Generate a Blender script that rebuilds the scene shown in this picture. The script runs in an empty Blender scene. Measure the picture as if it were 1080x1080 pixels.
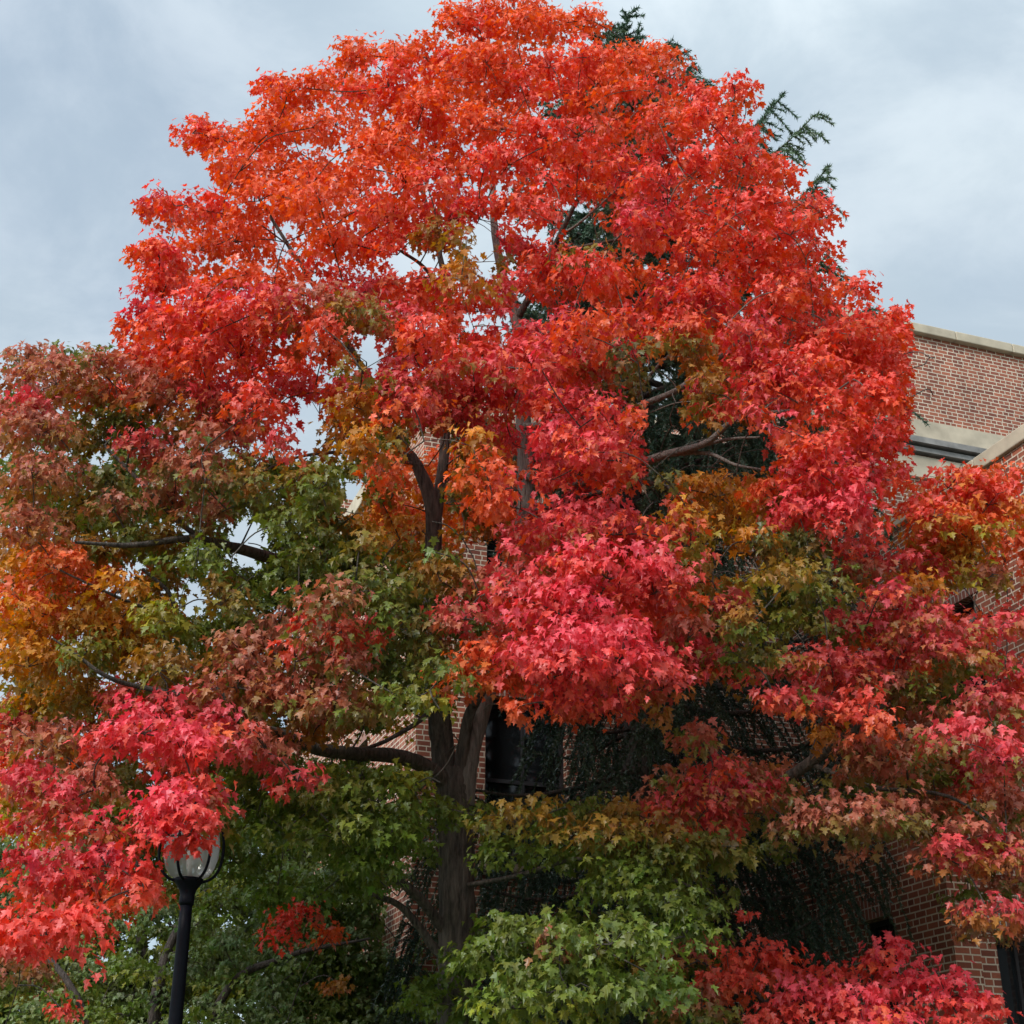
import bpy, math, random
import numpy as np
from mathutils import Vector

rng = np.random.default_rng(11)
random.seed(5)
scene = bpy.context.scene
COL = scene.collection

# ------------------------------------------------------------------ camera
PITCH, FPX, CAMZ = math.radians(25.0), 1500.0, 1.6
cam_d = bpy.data.cameras.new('camera')
cam_d.lens = 50.0; cam_d.sensor_width = 36.0; cam_d.clip_end = 3000
cam = bpy.data.objects.new('camera', cam_d); COL.objects.link(cam)
cam.location = (0, 0, CAMZ); cam.rotation_euler = (math.radians(90) + PITCH, 0, 0)
scene.camera = cam

# ------------------------------------------------------------------ world / sun / exposure
SUN_EL, SUN_AZ = 38.0, 219.0          # compass-like: 180 = behind the camera, >180 = behind left
sd = Vector((math.sin(math.radians(SUN_AZ)) * math.cos(math.radians(SUN_EL)),
             math.cos(math.radians(SUN_AZ)) * math.cos(math.radians(SUN_EL)),
             math.sin(math.radians(SUN_EL))))
sun_d = bpy.data.lights.new('sun', 'SUN'); sun_d.energy = 1.5; sun_d.angle = math.radians(14)
sun_d.color = (1.0, 0.95, 0.88)
sun = bpy.data.objects.new('sun', sun_d); COL.objects.link(sun)
sun.rotation_euler = (-sd).to_track_quat('-Z', 'Y').to_euler(); sun.location = (-8, -12, 22)
world = bpy.data.worlds.new('World'); scene.world = world; world.use_nodes = True
nt = world.node_tree; nt.nodes.clear(); N = nt.nodes.new; L = nt.links.new
def math_node(nt, op, a, b=None, c=None, clamp=False):
    n = nt.nodes.new('ShaderNodeMath'); n.operation = op; n.use_clamp = clamp
    for i, v in enumerate((a, b, c)):
        if v is None: continue
        if isinstance(v, (int, float)): n.inputs[i].default_value = v
        else: nt.links.new(v, n.inputs[i])
    return n.outputs[0]
def mixcol(nt, fac, a, b, blend='MIX'):
    n = nt.nodes.new('ShaderNodeMix'); n.data_type = 'RGBA'; n.blend_type = blend
    for s, v in ((n.inputs[0], fac), (n.inputs[6], a), (n.inputs[7], b)):
        if isinstance(v, (int, float)): s.default_value = v
        elif isinstance(v, tuple): s.default_value = (*v[:3], 1)
        else: nt.links.new(v, s)
    return n.outputs[2]
sky = N('ShaderNodeTexSky'); sky.sky_type = 'NISHITA'; sky.sun_disc = False
sky.sun_elevation = math.radians(SUN_EL); sky.sun_rotation = math.radians(SUN_AZ)
skyb = N('ShaderNodeVectorMath'); skyb.operation = 'SCALE'; L(sky.outputs[0], skyb.inputs[0]); skyb.inputs['Scale'].default_value = 0.10
tc = N('ShaderNodeTexCoord'); sep = N('ShaderNodeSeparateXYZ'); L(tc.outputs['Generated'], sep.inputs[0])
mp = N('ShaderNodeMapping'); mp.inputs['Scale'].default_value = (1.15, 1.2, 1.9); mp.inputs['Location'].default_value = (3.3, 1.1, 0.4)
mp.inputs['Rotation'].default_value = (0, 0, 0.5)
L(tc.outputs['Generated'], mp.inputs[0])
n1 = N('ShaderNodeTexNoise'); n1.inputs['Scale'].default_value = 4.6; n1.inputs['Detail'].default_value = 9; n1.inputs['Roughness'].default_value = 0.58; n1.inputs['Distortion'].default_value = 0.4
L(mp.outputs[0], n1.inputs[0])
n2 = N('ShaderNodeTexNoise'); n2.inputs['Scale'].default_value = 1.1; n2.inputs['Detail'].default_value = 4
L(mp.outputs[0], n2.inputs[0])
r1 = N('ShaderNodeMapRange'); r1.interpolation_type = 'SMOOTHSTEP'; r1.inputs[1].default_value = 0.36; r1.inputs[2].default_value = 0.66; L(n1.outputs[0], r1.inputs[0])
r2 = N('ShaderNodeMapRange'); r2.interpolation_type = 'SMOOTHSTEP'; r2.inputs[1].default_value = 0.38; r2.inputs[2].default_value = 0.58; L(n2.outputs[0], r2.inputs[0])
cloud = mixcol(nt, r1.outputs[0], (0.305, 0.365, 0.41), (0.41, 0.465, 0.50))
cover = math_node(nt, 'MULTIPLY_ADD', r2.outputs[0], 0.34, 0.62)
# an overcast dome is brighter overhead and round the veiled sun
dot = N('ShaderNodeVectorMath'); dot.operation = 'DOT_PRODUCT'; L(tc.outputs['Generated'], dot.inputs[0]); dot.inputs[1].default_value = sd
glow = math_node(nt, 'POWER', math_node(nt, 'MAXIMUM', dot.outputs['Value'], 0.0), 3.0)
zen = math_node(nt, 'POWER', math_node(nt, 'MAXIMUM', sep.outputs[2], 0.0), 2.0)
gain = math_node(nt, 'ADD', math_node(nt, 'MULTIPLY_ADD', glow, 2.3, 0.86), math_node(nt, 'MULTIPLY', zen, 0.6))
cl2 = N('ShaderNodeVectorMath'); cl2.operation = 'SCALE'; L(cloud, cl2.inputs[0]); L(gain, cl2.inputs['Scale'])
fin = mixcol(nt, cover, skyb.outputs[0], cl2.outputs[0])
bg = N('ShaderNodeBackground'); bg.inputs['Strength'].default_value = 1.0; L(fin, bg.inputs['Color'])
wo = N('ShaderNodeOutputWorld'); L(bg.outputs[0], wo.inputs[0])
scene.view_settings.view_transform = 'Standard'; scene.view_settings.look = 'None'
scene.view_settings.exposure = 0.85; scene.view_settings.gamma = 1.0
scene.render.engine = 'CYCLES'
cy = scene.cycles
cy.max_bounces = 8; cy.diffuse_bounces = 4; cy.glossy_bounces = 2; cy.transmission_bounces = 5; cy.transparent_max_bounces = 6

# ------------------------------------------------------------------ helpers
CP, SP = math.cos(PITCH), math.sin(PITCH)
def at(px, py, Y):
    """point on the ground-plan depth Y (metres ahead) seen at a photo pixel: used to survey where things stand"""
    a, b = (px - 540) / FPX, (540 - py) / FPX
    d = np.array((a, CP - b * SP, SP + b * CP))
    return np.array((0, 0, CAMZ)) + d * (Y / d[1])
def dep(px, py, Y):
    b = (540 - py) / FPX
    return Y / (CP - b * SP)
def proj(P):
    x, y, z = P[:, 0], P[:, 1], P[:, 2] - CAMZ
    d = y * CP + z * SP
    return 540 + FPX * x / d, 540 - FPX * (-y * SP + z * CP) / d

def material(name, rough=0.6):
    m = bpy.data.materials.new(name); m.use_nodes = True
    b = m.node_tree.nodes['Principled BSDF']; b.inputs['Roughness'].default_value = rough
    return m, m.node_tree, b
def simple(name, col, rough=0.6, metal=0.0, noise=0.0, scale=8.0, bump=0.0):
    m, t, b = material(name, rough); b.inputs['Metallic'].default_value = metal
    b.inputs['Base Color'].default_value = (*col, 1)
    if noise or bump:
        c = t.nodes.new('ShaderNodeTexCoord'); n = t.nodes.new('ShaderNodeTexNoise')
        n.inputs['Scale'].default_value = scale; n.inputs['Detail'].default_value = 6
        t.links.new(c.outputs['Object'], n.inputs[0])
        lo = tuple(v * (1 - noise) for v in col); hi = tuple(min(1, v * (1 + noise)) for v in col)
        r = t.nodes.new('ShaderNodeMapRange'); r.inputs[1].default_value = 0.3; r.inputs[2].default_value = 0.7; t.links.new(n.outputs[0], r.inputs[0])
        t.links.new(mixcol(t, r.outputs[0], lo, hi), b.inputs['Base Color'])
        if bump:
            bp = t.nodes.new('ShaderNodeBump'); bp.inputs['Strength'].default_value = bump; bp.inputs['Distance'].default_value = 0.02
            t.links.new(n.outputs[0], bp.inputs['Height']); t.links.new(bp.outputs[0], b.inputs['Normal'])
    return m

def mesh_np(name, V, F, mat, parent=None, col=None, smooth=False):
    """V (n,3), F (m,3) or (m,4) int arrays -> one mesh object"""
    V = np.asarray(V, np.float32); F = np.asarray(F, np.int32); k = F.shape[1]
    me = bpy.data.meshes.new(name)
    me.vertices.add(len(V)); me.vertices.foreach_set('co', V.ravel())
    me.loops.add(F.size); me.loops.foreach_set('vertex_index', F.ravel())
    me.polygons.add(len(F)); me.polygons.foreach_set('loop_start', np.arange(0, F.size, k, dtype=np.int32))
    me.polygons.foreach_set('use_smooth', np.full(len(F), smooth))
    if col is not None:
        a = me.attributes.new('leaf_colour', 'FLOAT_COLOR', 'POINT')
        a.data.foreach_set('color', np.hstack([col, np.ones((len(col), 1))]).astype(np.float32).ravel())
    me.update(calc_edges=True); me.validate()
    me.materials.append(mat)
    o = bpy.data.objects.new(name, me); COL.objects.link(o)
    if parent: o.parent = parent
    return o
class MB:
    """collects quads and tris for one mesh, with wall-metre UVs"""
    def __init__(s): s.v = []; s.f = []
    def add(s, vs, fs):
        n = len(s.v); s.v += [tuple(p) for p in vs]; s.f += [tuple(i + n for i in f) for f in fs]; return s
    def box(s, a, b):
        (x0, y0, z0), (x1, y1, z1) = a, b
        return s.add([(x0,y0,z0),(x1,y0,z0),(x1,y1,z0),(x0,y1,z0),(x0,y0,z1),(x1,y0,z1),(x1,y1,z1),(x0,y1,z1)],
                     [(3,2,1,0),(4,5,6,7),(0,1,5,4),(1,2,6,5),(2,3,7,6),(3,0,4,7)])
    def lathe(s, prof, n=24, c=(0, 0)):
        vs = [(c[0] + r * math.cos(2*math.pi*i/n), c[1] + r * math.sin(2*math.pi*i/n), z) for r, z in prof for i in range(n)]
        fs = [(k*n+i, k*n+(i+1)%n, (k+1)*n+(i+1)%n, (k+1)*n+i) for k in range(len(prof)-1) for i in range(n)]
        fs.append(tuple(range(n))[::-1]); fs.append(tuple((len(prof)-1)*n+i for i in range(n)))
        return s.add(vs, fs)
    def build(s, name, mat, parent=None, smooth=False, bevel=0.0):
        me = bpy.data.meshes.new(name); me.from_pydata(s.v, [], s.f); me.update()
        uv = me.uv_layers.new(name='wall')
        for p in me.polygons:
            n = p.normal; p.use_smooth = smooth
            for li in p.loop_indices:
                c = me.vertices[me.loops[li].vertex_index].co
                if abs(n.z) > 0.7: uv.data[li].uv = (c.x, c.y)
                elif abs(n.x) > abs(n.y): uv.data[li].uv = (c.y + 0.1, c.z)
                else: uv.data[li].uv = (c.x, c.z)
        me.materials.append(mat)
        o = bpy.data.objects.new(name, me); COL.objects.link(o)
        if parent: o.parent = parent
        if bevel:
            b = o.modifiers.new('bevel', 'BEVEL'); b.width = bevel; b.segments = 2; b.limit_method = 'ANGLE'
        return o
def thing(name, label, cat, loc=(0, 0, 0), rz=0.0, group=None):
    o = bpy.data.objects.new(name, None); COL.objects.link(o); o.location = loc; o.rotation_euler = (0, 0, rz)
    o.empty_display_size = 0.2
    o['label'] = label; o['category'] = cat
    if group: o['group'] = group
    return o
def structure(o): o['kind'] = 'structure'; return o

class Tubes:
    def __init__(s): s.V = []; s.F = []; s.n = 0
    def add(s, pts, rad, sides=6, wob=0.0):
        P = np.asarray(pts, float); R = np.asarray(rad, float); m = len(P)
        T = np.gradient(P, axis=0); T /= np.linalg.norm(T, axis=1)[:, None] + 1e-9
        ref = np.array((0.31, 0.9, 0.17)) if abs(T[0, 1]) < 0.8 else np.array((0.9, 0.1, 0.3))
        A = np.cross(T, ref); A /= np.linalg.norm(A, axis=1)[:, None] + 1e-9
        B = np.cross(T, A)
        ang = np.linspace(0, 2*np.pi, sides, endpoint=False)
        rr = R[:, None] * (1 + wob * rng.standard_normal((m, sides)))
        V = P[:, None] + rr[:, :, None] * (np.cos(ang)[None, :, None] * A[:, None] + np.sin(ang)[None, :, None] * B[:, None])
        i = np.arange(m - 1)[:, None]; j = np.arange(sides)[None]; jn = (j + 1) % sides
        F = np.stack([i*sides + j, i*sides + jn, (i+1)*sides + jn, (i+1)*sides + j], -1).reshape(-1, 4) + s.n
        s.V.append(V.reshape(-1, 3)); s.F.append(F); s.n += m * sides
    def build(s, name, mat, parent): return mesh_np(name, np.vstack(s.V), np.vstack(s.F), mat, parent, smooth=True)
def smooth_line(pts, n=6):
    """Catmull-Rom through (k,d) points"""
    P = np.asarray(pts, float); P = np.vstack([2*P[0]-P[1], P, 2*P[-1]-P[-2]]); out = []
    for i in range(1, len(P) - 2):
        for t in np.linspace(0, 1, n, endpoint=False):
            a, b, c, d = P[i-1:i+3]
            out.append(0.5*((2*b) + (-a+c)*t + (2*a-5*b+4*c-d)*t*t + (-a+3*b-3*c+d)*t**3))
    out.append(P[-2]); return np.array(out)

# ------------------------------------------------------------------ materials
def leaf_material(name, trans=0.38, gloss=0.025):
    m = bpy.data.materials.new(name); m.use_nodes = True; t = m.node_tree; t.nodes.clear()
    a = t.nodes.new('ShaderNodeAttribute'); a.attribute_name = 'leaf_colour'
    hs = t.nodes.new('ShaderNodeHueSaturation'); t.links.new(a.outputs['Color'], hs.inputs['Color'])
    hs.inputs['Saturation'].default_value = 1.08; hs.inputs['Value'].default_value = 1.3
    d = t.nodes.new('ShaderNodeBsdfDiffuse'); tr = t.nodes.new('ShaderNodeBsdfTranslucent'); g = t.nodes.new('ShaderNodeBsdfGlossy')
    g.inputs['Roughness'].default_value = 0.42; g.inputs['Color'].default_value = (0.9, 0.93, 1, 1)
    t.links.new(a.outputs['Color'], d.inputs['Color']); t.links.new(hs.outputs[0], tr.inputs['Color'])
    m1 = t.nodes.new('ShaderNodeMixShader'); m1.inputs[0].default_value = trans; t.links.new(d.outputs[0], m1.inputs[1]); t.links.new(tr.outputs[0], m1.inputs[2])
    fr = t.nodes.new('ShaderNodeLayerWeight'); fr.inputs['Blend'].default_value = 0.25
    gf = math_node(t, 'MULTIPLY_ADD', fr.outputs['Fresnel'], 0.07, gloss)
    m2 = t.nodes.new('ShaderNodeMixShader'); t.links.new(gf, m2.inputs[0]); t.links.new(m1.outputs[0], m2.inputs[1]); t.links.new(g.outputs[0], m2.inputs[2])
    o = t.nodes.new('ShaderNodeOutputMaterial'); t.links.new(m2.outputs[0], o.inputs[0])
    return m
M_LEAF = leaf_material('maple_leaf'); M_NEEDLE = leaf_material('spruce_needle', 0.1, 0.03)
def bark(name, lo, hi, sc):
    m, t, b = material(name, 0.9)
    c = t.nodes.new('ShaderNodeTexCoord'); mpn = t.nodes.new('ShaderNodeMapping'); mpn.inputs['Scale'].default_value = (sc, sc, sc * 0.16)
    t.links.new(c.outputs['Object'], mpn.inputs[0])
    n = t.nodes.new('ShaderNodeTexNoise'); n.inputs['Scale'].default_value = 1; n.inputs['Detail'].default_value = 8; n.inputs['Roughness'].default_value = 0.65
    t.links.new(mpn.outputs[0], n.inputs[0])
    r = t.nodes.new('ShaderNodeMapRange'); r.inputs[1].default_value = 0.32; r.inputs[2].default_value = 0.66; t.links.new(n.outputs[0], r.inputs[0])
    t.links.new(mixcol(t, r.outputs[0], lo, hi), b.inputs['Base Color'])
    bp = t.nodes.new('ShaderNodeBump'); bp.inputs['Strength'].default_value = 1.0; bp.inputs['Distance'].default_value = 0.06
    t.links.new(n.outputs[0], bp.inputs['Height']); t.links.new(bp.outputs[0], b.inputs['Normal'])
    return m
M_BARK = bark('maple_bark', (0.026, 0.021, 0.017), (0.17, 0.138, 0.112), 30)
M_TWIG = bark('twig_bark', (0.04, 0.03, 0.026), (0.13, 0.10, 0.085), 40)
M_GREY = bark('grey_bark', (0.14, 0.12, 0.10), (0.36, 0.32, 0.28), 40)
def brick_material():
    m, t, b = material('brick', 0.85)
    u = t.nodes.new('ShaderNodeUVMap'); u.uv_map = 'wall'
    wn = t.nodes.new('ShaderNodeTexNoise'); wn.inputs['Scale'].default_value = 7; t.links.new(u.outputs[0], wn.inputs[0])
    wv = t.nodes.new('ShaderNodeVectorMath'); wv.operation = 'MULTIPLY_ADD'; t.links.new(wn.outputs['Color'], wv.inputs[0]); wv.inputs[1].default_value = (0.006, 0.006, 0); t.links.new(u.outputs[0], wv.inputs[2])
    br = t.nodes.new('ShaderNodeTexBrick'); t.links.new(wv.outputs[0], br.inputs['Vector'])
    br.offset = 0.5; br.offset_frequency = 2; br.squash = 0.6; br.squash_frequency = 3
    for k, v in (('Scale', 1.0), ('Mortar Size', 0.0082), ('Mortar Smooth', 0.2), ('Bias', 0.0), ('Brick Width', 0.178), ('Row Height', 0.0677)): br.inputs[k].default_value = v
    br.inputs['Color1'].default_value = (0.190, 0.056, 0.036, 1); br.inputs['Color2'].default_value = (0.39, 0.122, 0.068, 1); br.inputs['Mortar'].default_value = (0.64, 0.545, 0.43, 1)
    n = t.nodes.new('ShaderNodeTexNoise'); n.inputs['Scale'].default_value = 0.9; n.inputs['Detail'].default_value = 5; t.links.new(u.outputs[0], n.inputs[0])
    n3 = t.nodes.new('ShaderNodeTexNoise'); n3.inputs['Scale'].default_value = 45; n3.inputs['Detail'].default_value = 3; t.links.new(u.outputs[0], n3.inputs[0])
    s1 = math_node(t, 'MULTIPLY_ADD', n.outputs[0], 0.6, 0.7)
    ms = t.nodes.new('ShaderNodeMapping'); ms.inputs['Scale'].default_value = (2.2, 0.22, 1); t.links.new(u.outputs[0], ms.inputs[0])
    n4 = t.nodes.new('ShaderNodeTexNoise'); n4.inputs['Scale'].default_value = 1.3; n4.inputs['Detail'].default_value = 6; t.links.new(ms.outputs[0], n4.inputs[0])
    s1 = math_node(t, 'MULTIPLY', s1, math_node(t, 'MULTIPLY_ADD', n4.outputs[0], 0.7, 0.65))
    s2 = math_node(t, 'MULTIPLY', s1, math_node(t, 'MULTIPLY_ADD', n3.outputs[0], 0.5, 0.75))
    sc = t.nodes.new('ShaderNodeVectorMath'); sc.operation = 'SCALE'; t.links.new(br.outputs['Color'], sc.inputs[0]); t.links.new(s2, sc.inputs['Scale'])
    t.links.new(sc.outputs[0], b.inputs['Base Color'])
    bp = t.nodes.new('ShaderNodeBump'); bp.inputs['Strength'].default_value = 0.7; bp.inputs['Distance'].default_value = 0.012; bp.invert = True
    t.links.new(br.outputs['Fac'], bp.inputs['Height']); t.links.new(bp.outputs[0], b.inputs['Normal'])
    return m
M_BRICK = brick_material()
def soldier_material():
    m, t, b = material('soldier_brick', 0.85)
    u = t.nodes.new('ShaderNodeUVMap'); u.uv_map = 'wall'
    mpn = t.nodes.new('ShaderNodeMapping'); mpn.inputs['Rotation'].default_value = (0, 0, math.pi/2); t.links.new(u.outputs[0], mpn.inputs[0])
    br = t.nodes.new('ShaderNodeTexBrick'); t.links.new(mpn.outputs[0], br.inputs['Vector']); br.offset = 0.0
    for k, v in (('Scale', 1.0), ('Mortar Size', 0.0075), ('Brick Width', 0.22), ('Row Height', 0.0677)): br.inputs[k].default_value = v
    br.inputs['Color1'].default_value = (0.22, 0.08, 0.055, 1); br.inputs['Color2'].default_value = (0.33, 0.12, 0.085, 1); br.inputs['Mortar'].default_value = (0.52, 0.46, 0.40, 1)
    t.links.new(br.outputs['Color'], b.inputs['Base Color'])
    bp = t.nodes.new('ShaderNodeBump'); bp.inputs['Strength'].default_value = 0.7; bp.inputs['Distance'].default_value = 0.012; bp.invert = True
    t.links.new(br.outputs['Fac'], bp.inputs['Height']); t.links.new(bp.outputs[0], b.inputs['Normal'])
    return m
M_SOLDIER = soldier_material()
M_STONE = simple('limestone', (0.50, 0.425, 0.32), 0.85, noise=0.22, scale=3.0, bump=0.25)
M_GUTTER = simple('gutter_metal', (0.24, 0.225, 0.21), 0.5, noise=0.3, scale=6)
M_FRAME = simple('window_frame_paint', (0.035, 0.035, 0.04), 0.5, noise=0.15)
M_GLASS, _t, _b = material('window_glass', 0.06); _b.inputs['Base Color'].default_value = (0.012, 0.014, 0.016, 1); _b.inputs['Specular IOR Level'].default_value = 0.6
M_ROOF = simple('roof_membrane', (0.12, 0.12, 0.12), 0.9, noise=0.3, scale=2)
M_IRON = simple('lamp_iron', (0.003, 0.0035, 0.007), 0.5, noise=0.3, scale=30, bump=0.03); M_IRON.node_tree.nodes['Principled BSDF'].inputs['Specular IOR Level'].default_value = 0.12

# ------------------------------------------------------------------ ground
M_LAWN = simple('lawn_grass', (0.055, 0.085, 0.028), 0.95, noise=0.55, scale=1.7, bump=0.5)
M_PATH = simple('concrete_path', (0.34, 0.33, 0.31), 0.9, noise=0.18, scale=5, bump=0.15)
structure(MB().add([(-900,-900,0),(900,-900,0),(900,900,0),(-900,900,0)], [(0,1,2,3)]).build('lawn', M_LAWN))
structure(MB().box((-14, 4.2, 0.004), (16, 6.2, 0.04)).build('path', M_PATH))

# ------------------------------------------------------------------ brick building
bld = thing('brick_building', 'red brick building with pale limestone copings standing behind the maple', 'building', (4.0, 15.0, 0), math.radians(20))
def wall(p, axis, a0, a1, z0, z1, holes=(), inward=1, name='wall'):
    """brick sheet in the plane axis=p between a0..a1 with window openings (a0,a1,z0,z1) and brick reveals"""
    A = sorted({a0, a1, *[h[0] for h in holes], *[h[1] for h in holes]}); Z = sorted({z0, z1, *[h[2] for h in holes], *[h[3] for h in holes]})
    mb = MB(); P = (lambda a, z, d=0: (p + d, a, z)) if axis == 'x' else (lambda a, z, d=0: (a, p + d, z))
    for i in range(len(A)-1):
        for j in range(len(Z)-1):
            ca, cz = (A[i]+A[i+1])/2, (Z[j]+Z[j+1])/2
            if any(h[0] < ca < h[1] and h[2] < cz < h[3] for h in holes): continue
            mb.add([P(A[i],Z[j]), P(A[i+1],Z[j]), P(A[i+1],Z[j+1]), P(A[i],Z[j+1])], [(0,1,2,3)])
    D = 0.22 * inward
    for h in holes:
        for (s, e) in (((h[0],h[2]),(h[0],h[3])), ((h[1],h[2]),(h[1],h[3])), ((h[0],h[3]),(h[1],h[3])), ((h[0],h[2]),(h[1],h[2]))):
            mb.add([P(*s), P(*e), P(*e, D), P(*s, D)], [(0,1,2,3)])
    w = mb.build(name, M_BRICK, bld)
    for h in holes:
        b3 = lambda q0, q1, d0, d1: ((p+min(d0,d1), q0[0], q0[1]), (p+max(d0,d1), q1[0], q1[1])) if axis == 'x' else ((q0[0], p+min(d0,d1), q0[1]), (q1[0], p+max(d0,d1), q1[1]))
        f = MB(); t = 0.055; d0, d1 = D*0.62, D*0.98; mid = (h[0]+h[1])/2; zm = h[2] + (h[3]-h[2])*0.5; e = 0.002
        for q0, q1 in (((h[0]+e,h[2]+e),(h[0]+t,h[3]-e)), ((h[1]-t,h[2]+e),(h[1]-e,h[3]-e)), ((h[0]+t,h[3]-t),(h[1]-t,h[3]-e)), ((h[0]+t,h[2]+e),(h[1]-t,h[2]+t)),
                       ((h[0]+t,zm-0.025),(h[1]-t,zm+0.025)), ((mid-0.018,zm+0.025),(mid+0.018,h[3]-t)), ((mid-0.018,h[2]+t),(mid+0.018,zm-0.025))):
            f.box(*b3(q0, q1, d0, d1))
        wf = f.build('window', M_FRAME, bld)
        g = MB().box(*b3((h[0]+t*.5,h[2]+t*.5), (h[1]-t*.5,h[3]-t*.5), D*0.78, D*0.84)).build('pane', M_GLASS, wf)
        MB().box(*b3((h[0]-0.08,h[2]-0.14), (h[1]+0.08,h[2]-0.002), -0.06*inward, D*0.6)).build('sill', M_STONE, wf)
        MB().box(*b3((h[0]-0.1,h[3]+0.002), (h[1]+0.1,h[3]+0.222), -0.006*inward, 0.05*inward)).build('lintel', M_SOLDIER, wf)
    return w
# left block and the taller storey above it share one long front (local y = 3.6)
wall(3.6, 'y', -4.2, 1.2, 0, 11.0, [(-3.3,-2.2,1.2,3.3), (-1.3,-0.4,1.2,3.3), (-3.3,-2.2,5.0,7.1), (-1.3,-0.4,5.0,7.1), (-3.3,-2.2,8.3,9.9), (-1.3,-0.4,8.3,9.9)])
wall(-4.2, 'x', 3.6, 12, 0, 11.0, [(6,7.2,1.2,3.3), (6,7.2,5.0,7.1), (9,10.2,5.0,7.1)])
wall(3.6, 'y', 1.5, 16, 9.15, 14.0)
wall(1.5, 'x', 3.65, 12, 11.3, 14.0)
# front wing and the low bay in its corner
wall(1.2, 'x', -5.0, 3.6, 0, 8.95, [(-0.35,1.05,6.1,7.6), (-2.9,-1.3,1.4,3.85), (-3.9,-2.5,5.7,7.25), (2.1,3.2,6.1,7.6)])
wall(-5.0, 'y', 1.2, 9, 0, 8.95, [(2.4,3.8,1.4,3.85), (2.4,3.8,5.7,7.25), (5.6,7,1.4,3.85), (5.6,7,5.7,7.25)])
wall(0, 'x', -0.85, 3.6, 0, 5.4, [(0.06,0.8,1.5,4.06), (1.55,2.5,1.5,4.06)])
wall(-0.85, 'y', 0.0, 1.2, 0, 5.4, [(0.46,1.12,1.0,3.72)])
MB().box((-0.09, -0.93, 0), (-0.003, 0.02, 5.1)).box((-0.003, -0.93, 0), (0.2, -0.853, 5.1)).build('pier', M_BRICK, bld)
def coping(a, b):   # laid in lengths with open joints
    k = 0 if b[0]-a[0] > b[1]-a[1] else 1; n = max(1, round((b[k]-a[k])/1.1)); mb = MB()
    for i in range(n):
        p, q = list(a), list(b); p[k] = a[k] + (b[k]-a[k])*i/n + 0.005; q[k] = a[k] + (b[k]-a[k])*(i+1)/n - 0.005; mb.box(p, q)
    return mb.build('coping', M_STONE, bld, bevel=0.015)
coping((-4.3, 3.5, 11.0), (1.5, 3.95, 11.3)); coping((-4.3, 3.95, 11.0), (-3.9, 12, 11.3))
coping((1.4, 3.5, 14.0), (16, 4.0, 14.17)); coping((1.4, 4.0, 14.0), (1.9, 12, 14.17))
coping((1.15, -5.05, 8.95), (1.6, 3.55, 9.13)); coping((1.6, -5.05, 8.95), (9, -4.6, 9.13))
coping((-0.14, -0.98, 5.4), (0.3, 3.58, 5.6)); coping((0.3, -0.98, 5.4), (1.14, -0.55, 5.6))
MB().box((1.5, 3.55, 11.99), (16, 3.598, 12.37)).build('stone_band', M_STONE, bld)
MB().box((1.5, 3.53, 11.33), (16, 3.598, 11.7)).build('stone_band', M_STONE, bld)
gm = MB().box((1.5, 3.40, 11.87), (16, 3.598, 11.97)).box((1.5, 3.47, 11.75), (16, 3.598, 11.83))
gm.build('gutter', M_GUTTER, bld)
MB().box((-3.9, 3.95, 10.7), (1.5, 12, 10.8)).box((1.9, 4.0, 13.6), (16, 12, 13.7)).box((1.6, -4.6, 8.5), (9, 3.59, 8.6)).box((0.3, -0.55, 5.1), (1.19, 3.59, 5.2)).build('roof', M_ROOF, bld)
wall(12, 'y', -4.2, 16, 0, 13.6, inward=-1); wall(16, 'x', 3.6, 12, 0, 14.0, inward=-1); wall(9, 'x', -5.0, 3.6, 0, 8.95, inward=-1)

# ------------------------------------------------------------------ leaves
PAL = {  # albedo of the leaves themselves
 'R': (0.74, 0.086, 0.060), 'O': (0.77, 0.135, 0.042), 'C': (0.64, 0.066, 0.082), 'P': (0.80, 0.090, 0.122),
 'D': (0.47, 0.140, 0.085), 'Y': (0.62, 0.250, 0.022), 'L': (0.34, 0.320, 0.030), 'G': (0.125, 0.172, 0.020),
 'K': (0.085, 0.112, 0.020), 'B': (0.33, 0.170, 0.026), 'S': (0.150, 0.205, 0.075), 'W': (0.62, 0.47, 0.045)}
UNDER = {'R': 'O', 'O': 'O', 'C': 'O', 'P': 'R', 'D': 'G', 'Y': 'B', 'L': 'G', 'G': 'G', 'K': 'K', 'B': 'G', 'S': 'G', 'W': 'L'}
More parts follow.
